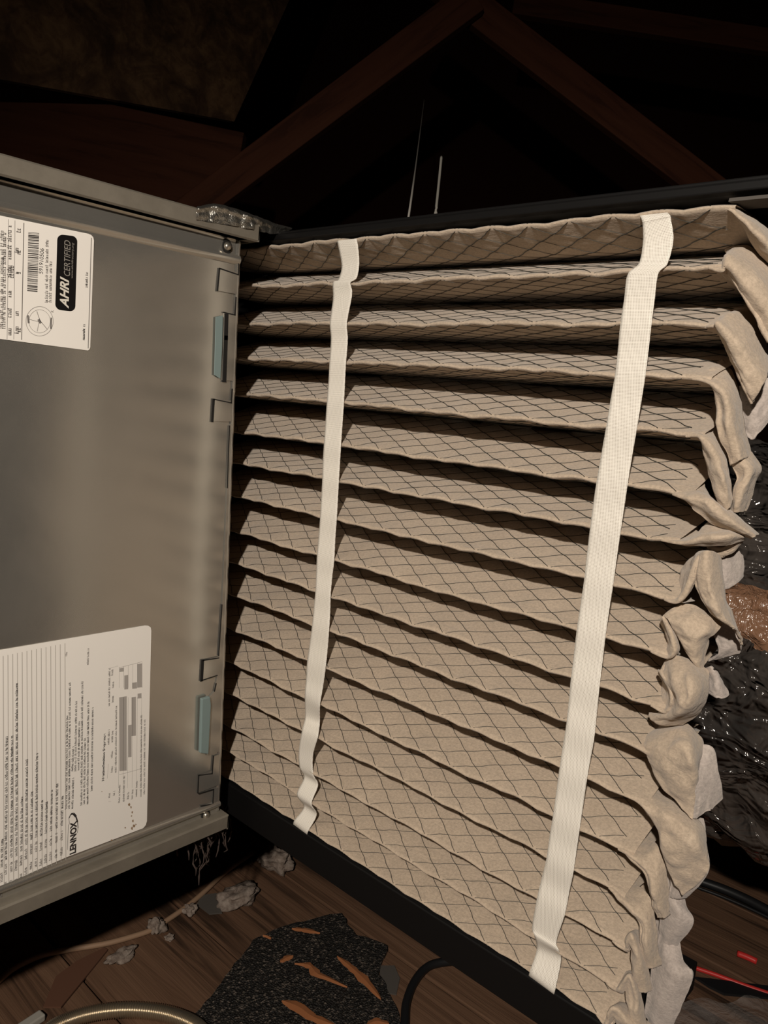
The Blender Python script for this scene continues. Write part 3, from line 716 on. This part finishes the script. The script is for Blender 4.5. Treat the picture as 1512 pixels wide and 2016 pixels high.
BACKS = {
 3: [[[(1455, 760, .03), (1480, 755, .03), (1505, 745, .035), (1530, 735, .04)], [(1462, 805, .03), (1482, 812, .028), (1502, 800, .032), (1530, 765, .04)], [(1468, 850, .03), (1480, 866, .03), (1495, 850, .03), (1530, 805, .04)]]],
 7: [[[(1420, 1090, .02), (1430, 1082, .022), (1450, 1082, .03), (1462, 1095, .035)], [(1420, 1130, .02), (1432, 1120, .022), (1450, 1118, .028), (1464, 1118, .035)], [(1424, 1160, .02), (1434, 1158, .024), (1448, 1150, .028), (1460, 1136, .035)]]],
 9: [[[(1430, 1205, .025), (1448, 1230, .03), (1460, 1262, .035), (1455, 1285, .04)], [(1395, 1240, .03), (1410, 1262, .034), (1415, 1285, .036), (1395, 1300, .04)]]],
 10: [[[(1390, 1316, .016), (1400, 1312, .012), (1408, 1320, .012), (1410, 1325, .014)], [(1392, 1345, .016), (1405, 1345, .012), (1415, 1345, .012), (1424, 1345, .018)], [(1394, 1362, .016), (1408, 1372, .012), (1422, 1374, .014), (1436, 1366, .02)]]],
 11: [[[(1380, 1465, .014), (1405, 1474, .016), (1415, 1520, .018), (1420, 1572, .022)], [(1370, 1530, .004), (1385, 1545, .008), (1395, 1565, .012), (1402, 1590, .018)], [(1364, 1610, .006), (1370, 1610, .008), (1380, 1602, .012), (1400, 1592, .016)]]],
 12: [[[(1318,1600,.03),(1325,1650,.02),(1322,1700,.015),(1318,1765,.02)],[(1355,1605,.024),(1362,1650,.018),(1362,1702,.013),(1335,1768,.018)],[(1384,1612,.03),(1391,1655,.024),(1393,1718,.02),(1350,1766,.024)]]],
 13: [[[(1292,1700,.035),(1298,1760,.026),(1300,1800,.024),(1296,1860,.03)],[(1325,1715,.030),(1330,1770,.021),(1334,1810,.018),(1316,1860,.026)],[(1345,1745,.03),(1350,1785,.026),(1365,1815,.024),(1334,1858,.03)]]],
 15: [[[(1278,1800,.04),(1282,1880,.028),(1280,1930,.024),(1262,2035,.03)],[(1312,1815,.034),(1318,1880,.023),(1322,1930,.018),(1288,2035,.026)],[(1336,1840,.034),(1345,1888,.028),(1364,1925,.024),(1316,2035,.03)]]],
}
def flap(rows, seed, amp=0.0016, k=None):
    R3 = [[on_x(px, py, XF + dx) for px, py, dx in r] for r in rows]
    if k is not None:      # first column grows out of the pleat itself
        below = False
        for r, q in zip(R3, rows):
            dx = q[0][2]; ye = YE[k] + 0.007
            if dx <= 0.0025: below = True; r[0] = face_pt(k, ye, 0.0, 1) + Vector((0.0022, 0, 0.0002))
            elif not below: r[0] = face_pt(k, ye, min(dx, 0.05), 1) - Vector((0, 0, 0.0012))
            else: r[0] = face_pt(k, ye, max(0.012, min(dx, 0.05)), -1) + Vector((0, 0, 0.0026))
    g = loft(R3, 64, 14 + 12 * (len(rows) - 1)); o = Vector((seed * 3.1, seed * 1.7, 0))
    nu = len(g[0])
    for i, r in enumerate(g):
        for j, p in enumerate(r):
            w = min(1.0, j / (nu * 0.25))
            p += Vector((noise.noise(p * 55 + o), 0.4 * noise.noise(p * 60 - o), 0.6 * noise.noise(p * 48 + o * 2))) * amp * 0.9 * w
            rg = 0.5 - 2.2 * abs(noise.noise(p * 30 + o * 1.3)); rg2 = 0.5 - 2.4 * abs(noise.noise(p * 75 - o * 1.1))
            p += Vector((-rg, -0.2 * rg, 0.25 * rg)) * amp * 1.1 * w + Vector((-rg2, 0.2 * rg2, 0.1 * rg2)) * amp * 0.8 * w
            # drapery folds running along the cloth
            cr = 0.5 - 2.2 * abs(noise.noise(Vector((i * 0.10, j * 0.035, seed * 2.3))))
            p += Vector((-cr, 0.15 * cr, 0.2 * cr)) * amp * 0.9 * w
            p += Vector((noise.noise(p * 150 + o), 0.5 * noise.noise(p * 170 - o), 0.6 * noise.noise(p * 140 + o))) * amp * 0.5 * w
    return g
for d, nm, mt in ((ENDS, 'loose_end', M_MEDIA), (BACKS, 'backing_flap', M_BACK)):
    for k, pieces in d.items():
        for q, rows in enumerate(pieces):
            o = MB().grid(flap(rows, k + q * 31, 0.0016 if d is ENDS else 0.0010, k - 1 if (d is ENDS and q == 0) else None)).build(nm, mt, pleats[k - 1], True)
            so = o.modifiers.new('thickness', 'SOLIDIFY'); so.thickness = 0.0016; so.offset = 0

# straps
def strap(edges, name, label, inset):
    L = []; Rr = []; dxs = []
    for lx, ly, rx, ry, dx in edges:
        L.append(on_x(lx, ly, XF + dx - 0.0022)); Rr.append(on_x(rx, ry, XF + dx - 0.0022))
    n = len(edges) * 7; ls = spline(L, n); rs = spline(Rr, n)
    mb = MB(); m_ = 10; rows = [[ls[i].lerp(rs[i], j / (m_ - 1)) for j in range(m_)] for i in range(n)]
    mb.grid(rows); o = mb.build(name, M_STRAP, flt, True)
    uv = o.data.uv_layers.new(name='UVMap'); dist = [0.0]
    for i in range(1, n): dist.append(dist[-1] + ((ls[i] + rs[i]) / 2 - (ls[i - 1] + rs[i - 1]) / 2).length)
    W = (ls[n // 2] - rs[n // 2]).length
    for lp in o.data.loops:
        i, j = divmod(lp.vertex_index, m_); uv.data[lp.index].uv = (j / (m_ - 1) * W * 1000, dist[i] * 1000)
    so = o.modifiers.new('thickness', 'SOLIDIFY'); so.thickness = 0.0007; so.offset = 0
    return tag(o, label)
strap([(664, 474, 702, 470, .002), (667, 488, 705, 487, .002), (673, 525, 707, 519, .004), (666, 551, 702, 547, .001), (656, 557, 690, 557, 0), (656, 589, 693, 579, .002), (650, 635, 683, 635, 0), (652, 668, 684.5, 668, .002), (649, 716, 681, 715, 0), (647, 752, 679, 752, .001), (644, 791, 677, 793, 0),
       (641, 834, 674, 836, .001), (638, 877, 671, 881, 0), (636, 910, 669, 914, .001), (635, 943, 667, 948, 0), (633, 978, 665, 984, .001), (631, 1013, 663, 1020, 0), (628, 1053, 660, 1060, .001), (624.5, 1094, 658, 1101.6, 0), (623, 1128, 654, 1135, .001), (621.5, 1163, 651, 1170, 0), (618, 1198, 650, 1204, .001),
       (614.7, 1232, 648, 1238, 0), (610, 1268, 645, 1276, .001), (605, 1304, 641, 1315, 0), (603, 1337, 636, 1351, .001), (600.6, 1369.7, 630, 1388, 0), (601, 1410.6, 629.6, 1421.8, .007), (595, 1438, 626, 1450, 0), (588.7, 1477.5, 616, 1487.5, .002), (590, 1509.8, 617, 1524.7, .003), (598.6, 1530.9, 626, 1545.7, .008), (585, 1564, 613.5, 1581.7, 0),
       (598.6, 1587.9, 623.4, 1604, .008), (580, 1615, 607, 1636, .001), (578, 1624, 605, 1645, .004)], 'binding_tape', 'narrow white woven tape nearer the furnace cabinet', 0)
strap([(1260, 425, 1314, 419, .003), (1264, 434, 1319, 424, .001), (1266, 446, 1321, 432, .002), (1266, 479, 1325.7, 472.7, .003), (1258, 519, 1314, 519, .001), (1236, 540.5, 1296, 539, 0), (1229, 590, 1289, 589, .001), (1221.6, 638, 1282.7, 638, 0), (1217, 687, 1277, 688, .001), (1211.6, 735.6, 1271, 737, 0), (1203, 784, 1263, 788, .001), (1195, 833, 1254.6, 839.8, 0),
       (1185, 890, 1245, 895, .001), (1175, 947.6, 1236, 951, 0), (1168, 994, 1229, 999, .001), (1162, 1040, 1221.6, 1048, 0), (1156, 1090, 1214, 1101, .001), (1150.5, 1141, 1206.7, 1154, 0), (1143, 1191, 1199, 1204, .001), (1135.6, 1242, 1191.8, 1255, 0), (1130, 1290, 1186, 1305, .001), (1124, 1339, 1180, 1355.6, 0), (1120, 1382, 1175, 1405, .001), (1115.5, 1424, 1169.6, 1455, 0),
       (1108, 1471, 1162, 1497, .001), (1101, 1518, 1154.8, 1538.7, 0), (1095, 1562, 1148, 1586, .001), (1089, 1605.6, 1141, 1634, 0), (1082, 1648, 1135, 1676, .001), (1076, 1690.5, 1128.6, 1719, 0), (1066, 1731, 1120, 1760, .002), (1057, 1771, 1112, 1801, 0), (1048, 1825, 1095.8, 1851.7, .001), (1052.7, 1842.8, 1100, 1871, 0), (1057, 1869.6, 1104.8, 1890, .006), (1043.8, 1911, 1093, 1948.5, 0), (1041, 1922, 1090, 1958, .004)],
      'binding_tape', 'wider white woven tape nearer the crumpled ends', 0)

# black frame that carries the filter
frm = flt
def rail(prof2, name, y0=-0.56, y1=0.105):
    mb = MB(); mb.grid([[Vector((x, y, z)) for x, z in prof2] for y in (y0, y1)], True)
    n = len(prof2); mb.f.append(tuple(range(n))); mb.f.append(tuple(range(2 * n - 1, n - 1, -1)))
    return mb.build(name, M_BLACKP, frm, bevel=0.0008)
rail([(XF + 0.002, 0.5395), (XF - 0.002, 0.5405), (XF - 0.002, 0.5455), (XF + 0.001, 0.5460), (XF + 0.001, 0.5485), (XF + 0.12, 0.5485), (XF + 0.12, 0.5380), (XF + 0.03, 0.5395)], 'top_rail')
rail([(XF + 0.002, 0.0130), (XF - 0.001, 0.0120), (XF - 0.001, -0.0180), (XF + 0.12, -0.0180), (XF + 0.12, 0.0060), (XF + 0.03, 0.0120)], 'bottom_rail', -0.405)
MB().abox((XF + 0.116, -0.33, -0.018), (XF + 0.12, 0.105, 0.5485)).build('rear_grille', M_BLACKP, frm)
o = MB().plate([on_x(1434, 397, XF - .001), on_x(1436, 390, XF - .001), on_x(1540, 380, XF - .001), on_x(1540, 387, XF - .001)], (0.02, 0, 0)).build('rail_cap', M_SLATE, frm)

c_ = on_x(531, 467, XF + 0.006)
tag(MB().box(c_, Vector((0.004, 0, 0)), Vector((0, 0.008, 0)), Vector((0, 0, 0.0028))).build('corner_clip', M_PALEG, flt, bevel=0.001), 'small pale clip on the top rail')
# ================================================================== SURROUNDINGS
# wrapped duct behind, running towards the viewer on the right
dx0, dz0, dr = 0.47, 0.185, 0.205
rows = []
for i in range(150):
    y = 0.55 - 1.35 * i / 149; r_ = []
    for j in range(110):
        a = 2 * math.pi * j / 110; dv = Vector((math.cos(a), 0, math.sin(a)))
        q = Vector((dv.x * 2.2, y * 7, dv.z * 2.2))
        rr = dr + 0.016 * noise.noise(q * 1.3) + 0.010 * (1 - abs(noise.noise(q * 2.4 + Vector((3, 1, 2)))) * 2) + 0.006 * noise.noise(q * 6) + 0.003 * noise.noise(q * 14)
        r_.append(Vector((dx0, y, dz0)) + dv * rr)
    rows.append(r_)
du = MB().grid(rows, True).build('wrapped_duct', M_WRAP, None, True, loc=(dx0, -0.1, dz0))
tag(du, 'shiny crinkled plastic wrapped duct behind the crumpled filter ends', 'duct')
# a slightly raised tan patch laid over the duct surface
def duct_pt(a, y, e):
    dv = Vector((math.cos(a), 0, math.sin(a))); q = Vector((dv.x * 2.2, y * 7, dv.z * 2.2))
    rr = dr + 0.016 * noise.noise(q * 1.3) + 0.010 * (1 - abs(noise.noise(q * 2.4 + Vector((3, 1, 2)))) * 2) + 0.006 * noise.noise(q * 6) + 0.003 * noise.noise(q * 14)
    return Vector((dx0, y, dz0)) + dv * (rr + e)
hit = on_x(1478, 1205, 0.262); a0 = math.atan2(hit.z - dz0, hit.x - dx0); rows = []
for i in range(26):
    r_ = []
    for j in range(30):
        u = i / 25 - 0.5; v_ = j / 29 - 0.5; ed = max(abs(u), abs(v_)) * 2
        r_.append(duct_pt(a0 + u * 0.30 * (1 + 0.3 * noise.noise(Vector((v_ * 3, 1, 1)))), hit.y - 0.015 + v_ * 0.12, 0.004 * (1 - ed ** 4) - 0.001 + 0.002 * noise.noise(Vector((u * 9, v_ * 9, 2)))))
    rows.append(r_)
mt_, nt_, b__ = nodes('tan_patch'); setp(b__, (0.24, 0.128, 0.075), 0.2, 0, 0.7)
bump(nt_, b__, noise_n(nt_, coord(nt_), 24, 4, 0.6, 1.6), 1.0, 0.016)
tag(MB().grid(rows).build('tan_patch', mt_, du, True), 'tan orange patch on the wrap')
# support timbers
b_ = MB().abox((-0.6, 0.34, FLOOR_Z), (-0.02, 0.44, -0.0105)).build('support_timber', M_BEAM, None, loc=(-0.3, 0.39, FLOOR_Z), bevel=0.003)
tag(b_, 'rough timber block in the dark under the furnace cabinet', 'beam')
for y_ in (0.1,):
    b_ = MB().abox((0.39, 0.2, FLOOR_Z), (0.55, 0.4, -0.042)).build('support_timber', M_BEAM, None, loc=(0.47, 0.3, FLOOR_Z), bevel=0.003)
    tag(b_, 'timber block under the wrapped duct', 'beam')

def fz(px, py, h=0.0): return on_z(px, py, FLOOR_Z + h)
def floor_tube(name, pts, r, mat, label, cat, h=None, n=90, nseg=10, rf=None):
    P = spline([fz(x, y, (h if h is not None else r)) for x, y in pts], n)
    o = MB().tube(P, rf or r, nseg).build(name, mat, None, True, loc=P[0] * 1.0)
    return tag(o, label, cat)
floor_tube('tan_cable', [(-60, 1985), (0, 1929), (30, 1905), (80, 1881.5), (134, 1869.6), (202, 1859), (253, 1846), (298, 1831), (327, 1813), (366, 1786), (402, 1756), (446, 1715), (502, 1677)], 0.0034, M_CABLE, 'thin tan cable lying on the planks below the furnace cabinet', 'cable')
NP = 900
floor_tube('flexible_conduit', [(70, 2060), (101, 2027), (143, 2006), (193, 1993), (253, 1988), (312, 1993), (357, 2006), (392, 2026), (410, 2060)], 0.0078, M_CONDUIT, 'ribbed shiny metal conduit curving at the bottom left', 'conduit', None, NP, 12, lambda i: 0.0078 + 0.0009 * math.sin(i * 2 * math.pi / 9))
P0 = fz(20, 2040, 0.004); P1 = fz(84, 1998, 0.004); d = (P1 - P0).normalized(); nn = d.cross(Vector((0, 0, 1)))
o = MB().box((P0 + P1) / 2, d * ((P1 - P0).length / 2), nn * 0.0055, Vector((0, 0, 0.004))).build('grey_pipe_scrap', M_PALEG, None, False, loc=(P0 + P1) / 2, bevel=0.0015)
tag(o, 'short pale grey plastic offcut beside the ribbed conduit', 'offcut')
floor_tube('black_cable', [(790, 2080), (797, 2016), (800, 1975), (815, 1935), (840, 1905), (875, 1894), (930, 1893), (1000, 1910)], 0.0050, M_RUBBER, 'black rubber cable curving between the shingle scrap and the filter', 'cable')
floor_tube('black_cable', [(1250, 1712), (1330, 1722), (1400, 1742), (1460, 1766), (1520, 1797), (1580, 1830)], 0.0068, M_RUBBER, 'thick black cable on the planks right of the filter', 'cable')
floor_tube('black_cable', [(1250, 1722), (1330, 1734), (1392, 1754), (1450, 1777), (1510, 1805), (1580, 1842)], 0.0024, M_RUBBER, 'thin black cable running along the thick black one', 'cable')
floor_tube('red_wire', [(1270, 1880), (1340, 1897), (1400, 1916), (1460, 1938), (1520, 1958), (1580, 1975)], 0.0028, M_RED, 'red insulated wire on the planks right of the filter', 'wire')
P0 = fz(1452, 1877, 0.004); P1 = fz(1490, 1893, 0.004)
o = MB().tube(spline([P0, (P0 + P1) / 2 + Vector((0, 0, .0006)), P1], 8), 0.0040, 10).build('red_wire_offcut', M_RED, None, True, loc=P0)
tag(o, 'short red plastic offcut lying above the red wire', 'offcut')
P = [fz(*q, 0.001) for q in ((1368, 1927), (1395, 1930), (1450, 1937), (1560, 1950), (1560, 1972), (1425, 1960), (1395, 1945))]
o = MB().plate(P, (0, 0, 0.003)).build('black_strip', M_RUBBER, None, loc=P[0]); tag(o, 'flat black strip beneath the red wire', 'strip')
# crumpled clear film, bottom right
rows = []
for i in range(60):
    r_ = []
    for j in range(60):
        p = fz(1295 + 300 * j / 59, 1982 + 170 * i / 59 + 8 * math.sin(j * .3), 0.003)
        p.z += 0.016 * abs(noise.noise(p * 9)) + 0.010 * abs(noise.noise(p * 22 + Vector((2, 3, 1)))) + 0.002 * noise.noise(p * 50)
        r_.append(p)
    rows.append(r_)
o = MB().grid(rows).build('plastic_film', M_CLEAR, None, True, loc=rows[0][0]); tag(o, 'crumpled clear plastic film below the red wire', 'plastic film')

# shingle scrap
def c2(x, y): return (380 + x / 2.8, 1760 + y / 2.8)
sp = [(610, 165), (700, 140), (815, 120), (840, 160), (860, 192), (905, 240), (985, 270), (1072, 302), (1045, 385), (1020, 450), (1060, 520), (1100, 600), (1140, 700), (1150, 800), (-120, 800), (0, 700), (60, 630), (130, 540), (230, 400), (330, 272), (440, 215), (540, 185)]
P = []
for a, b in zip(sp, sp[1:] + sp[:1]):
    for t in (0, .25, .5, .75):
        q = fz(*c2(a[0] + (b[0] - a[0]) * t, a[1] + (b[1] - a[1]) * t), 0.0005)
        P.append(q + Vector((noise.noise(q * 90) * .003, noise.noise(q * 90 + Vector((4, 4, 4))) * .003, 0)))
o = MB().plate(P, (0, 0, 0.0045)).build('shingle_scrap', M_SHINGLE, None, loc=P[0]); tag(o, 'torn black gritty shingle scrap lying on the planks', 'shingle')
def chip(pts, w, label, h=0.0065):
    C_ = [fz(*c2(*q), h) for q in pts]; C_ = spline(C_, 14); mb = MB(); rows = []
    for i, p in enumerate(C_):
        t = i / 13; ww = w * (0.15 + math.sin(math.pi * min(1, max(0, t))) ** 0.7) * (0.8 + 0.5 * noise.noise(p * 200))
        d = (C_[min(i + 1, 13)] - C_[max(i - 1, 0)]).normalized(); n = d.cross(Vector((0, 0, 1))).normalized() * ww
        u = Vector((0, 0, 0.0012))
        rows.append([p - n, p + u, p + n, p - u])
    mb.grid(rows, True); mb.f.append((0, 1, 2, 3)); mb.f.append(tuple(len(mb.v) - 4 + i for i in range(4)))
    o = mb.build('wood_chip', M_CHIP, None, loc=C_[0]); return tag(o, label, 'wood chip', 'orange wood chips on the shingle')
chip([(545, 192), (620, 200), (700, 217)], 0.0042, 'thin orange wood chip at the upper edge of the shingle scrap')
chip([(482, 375), (515, 355), (552, 342)], 0.0045, 'smallest orange wood chip in the middle of the shingle scrap')
chip([(560, 385), (640, 395), (680, 440), (740, 465), (850, 515)], 0.0060, 'wavy orange wood chip across the middle of the shingle scrap')
chip([(795, 345), (870, 405), (950, 480), (1035, 580)], 0.0060, 'long pointed orange wood chip near the right of the shingle scrap')
chip([(490, 590), (580, 625), (660, 680), (790, 730)], 0.0075, 'broad orange wood chip at the bottom of the shingle scrap')
chip([(960, 725), (1010, 705), (1080, 720)], 0.0060, 'orange wood chip cut off by the bottom edge of the photo')
chip([(385, 230), (410, 235), (430, 247)], 0.0030, 'tiny orange wood chip on the shingle scrap\'s upper left rim')
for poly, lab in (([(1030, 400), (1110, 400), (1140, 470), (1120, 560), (1030, 540)], 'grey flat scrap between the shingle and the black cable'), ([(50, 10), (130, 0), (160, 110), (90, 115), (20, 60)], 'slate grey flat scrap next to the insulation tufts')):
    P = [fz(*c2(*q), 0.0006) for q in poly]
    o = MB().plate(P, (0, 0, 0.0015)).build('flat_scrap', M_SLATE, None, loc=P[0]); tag(o, lab, 'scrap')
# reddish sliver of wood on the planks
P = [fz(x, y, 0.001) for x, y in ((205, 1868), (212, 1872), (165, 1930), (120, 1985), (85, 1985), (110, 1925), (150, 1895))]
o = MB().plate(P, (0, 0, 0.002)).build('wood_sliver', simple('reddish_wood', (0.12, 0.055, 0.032), 0.8), None, loc=P[0]); tag(o, 'flat reddish wood sliver under the tan cable', 'wood sliver')
def tuft(px, py, r, label, sq=(1, 1, .6), seed=0, lift=0.0):
    c = fz(px, py, r * sq[2] * 0.8 + lift); mb = MB(); rows = []
    for i in range(22):
        th = math.pi * i / 21; r_ = []
        for j in range(30):
            ph = 2 * math.pi * j / 30; dv = Vector((math.sin(th) * math.cos(ph), math.sin(th) * math.sin(ph), math.cos(th)))
            rr = r * (1 + 0.6 * noise.noise(dv * 1.7 + Vector((seed, 2, 3))) + 0.25 * noise.noise(dv * 3.4 + Vector((seed, 1, 9))) + 0.06 * noise.noise(dv * 9 + Vector((seed, 5, 1))))
            r_.append(c + Vector((dv.x * sq[0], dv.y * sq[1], dv.z * sq[2])) * rr)
        rows.append(r_)
    o = mb.grid(rows, True).build('insulation_tuft', M_TUFT, None, True, loc=c); return tag(o, label, 'insulation', 'insulation tufts on the planks')
tuft(308, 1822, 0.010, 'pale insulation tuft caught on the middle of the tan cable', (1, 1, .8), 1)
tuft(240, 1880, 0.0125, 'flat pale insulation tuft below the tan cable', (1.5, .7, .4), 2)
tuft(374, 1790, 0.008, 'small pale insulation tuft against the grey scrap', (1, 1, .8), 3)
tuft(468, 1762, 0.020, 'largest ragged insulation tuft on the planks', (1.4, 1, .5), 4)
tuft(545, 1692, 0.020, 'smooth pale insulation tuft beside the black filter frame', (1, 1.2, .7), 5)
tuft(518, 1692, 0.007, 'tiny insulation tuft at the far end of the tan cable', (1, 1, .8), 6)
tuft(334, 1846, 0.005, 'tiny pinkish insulation tuft on a plank below the tan cable', (1, 1, .6), 7)
# dusty strands hanging under the lower corner of the cabinet
mb = MB(); rnd = random.Random(21)
for i in range(26):
    p = on_y(rnd.uniform(375, 450), rnd.uniform(1632, 1660), -0.004 + rnd.random() * 0.035); pts = [p.copy()]
    p.z = -0.0098; pts[0] = p.copy()
    for s_ in range(rnd.randint(4, 10)):
        p = p + Vector((rnd.uniform(-.004, .004), rnd.uniform(-.004, .004), -rnd.uniform(.002, .007))); pts.append(p.copy())
    mb.tube(pts, lambda i: 0.00035 + 0.0006 * abs(math.sin(i * 2.1)), 5)
o = mb.build('dust_strands', M_DUST, None, True, loc=(0, 0.03, -0.01)); tag(o, 'dusty cobweb strands hanging under the lower cabinet corner', 'cobweb', None, 'stuff')
# two pale strings above the rail
P = spline([at_d(803, 436, 0.90), at_d(812, 375, 1.05), at_d(822, 300, 1.7), at_d(836, 190, 3.0)], 40)
o = MB().tube(P, 0.0014, 8).build('hanging_string', M_STRING, None, True, loc=P[0]); tag(o, 'long pale string rising behind the black rail', 'string')
P = spline([at_d(857, 430, 1.00), at_d(859, 408, 1.00), at_d(864, 360, 1.03), at_d(869, 309, 1.06)], 30)
o = MB().tube(P, lambda i: 0.0018 + (0.0006 if i < 7 else 0), 8).build('hanging_string', M_PALEG, None, True, loc=P[0]); tag(o, 'short grey cord end right of the long pale string', 'string')
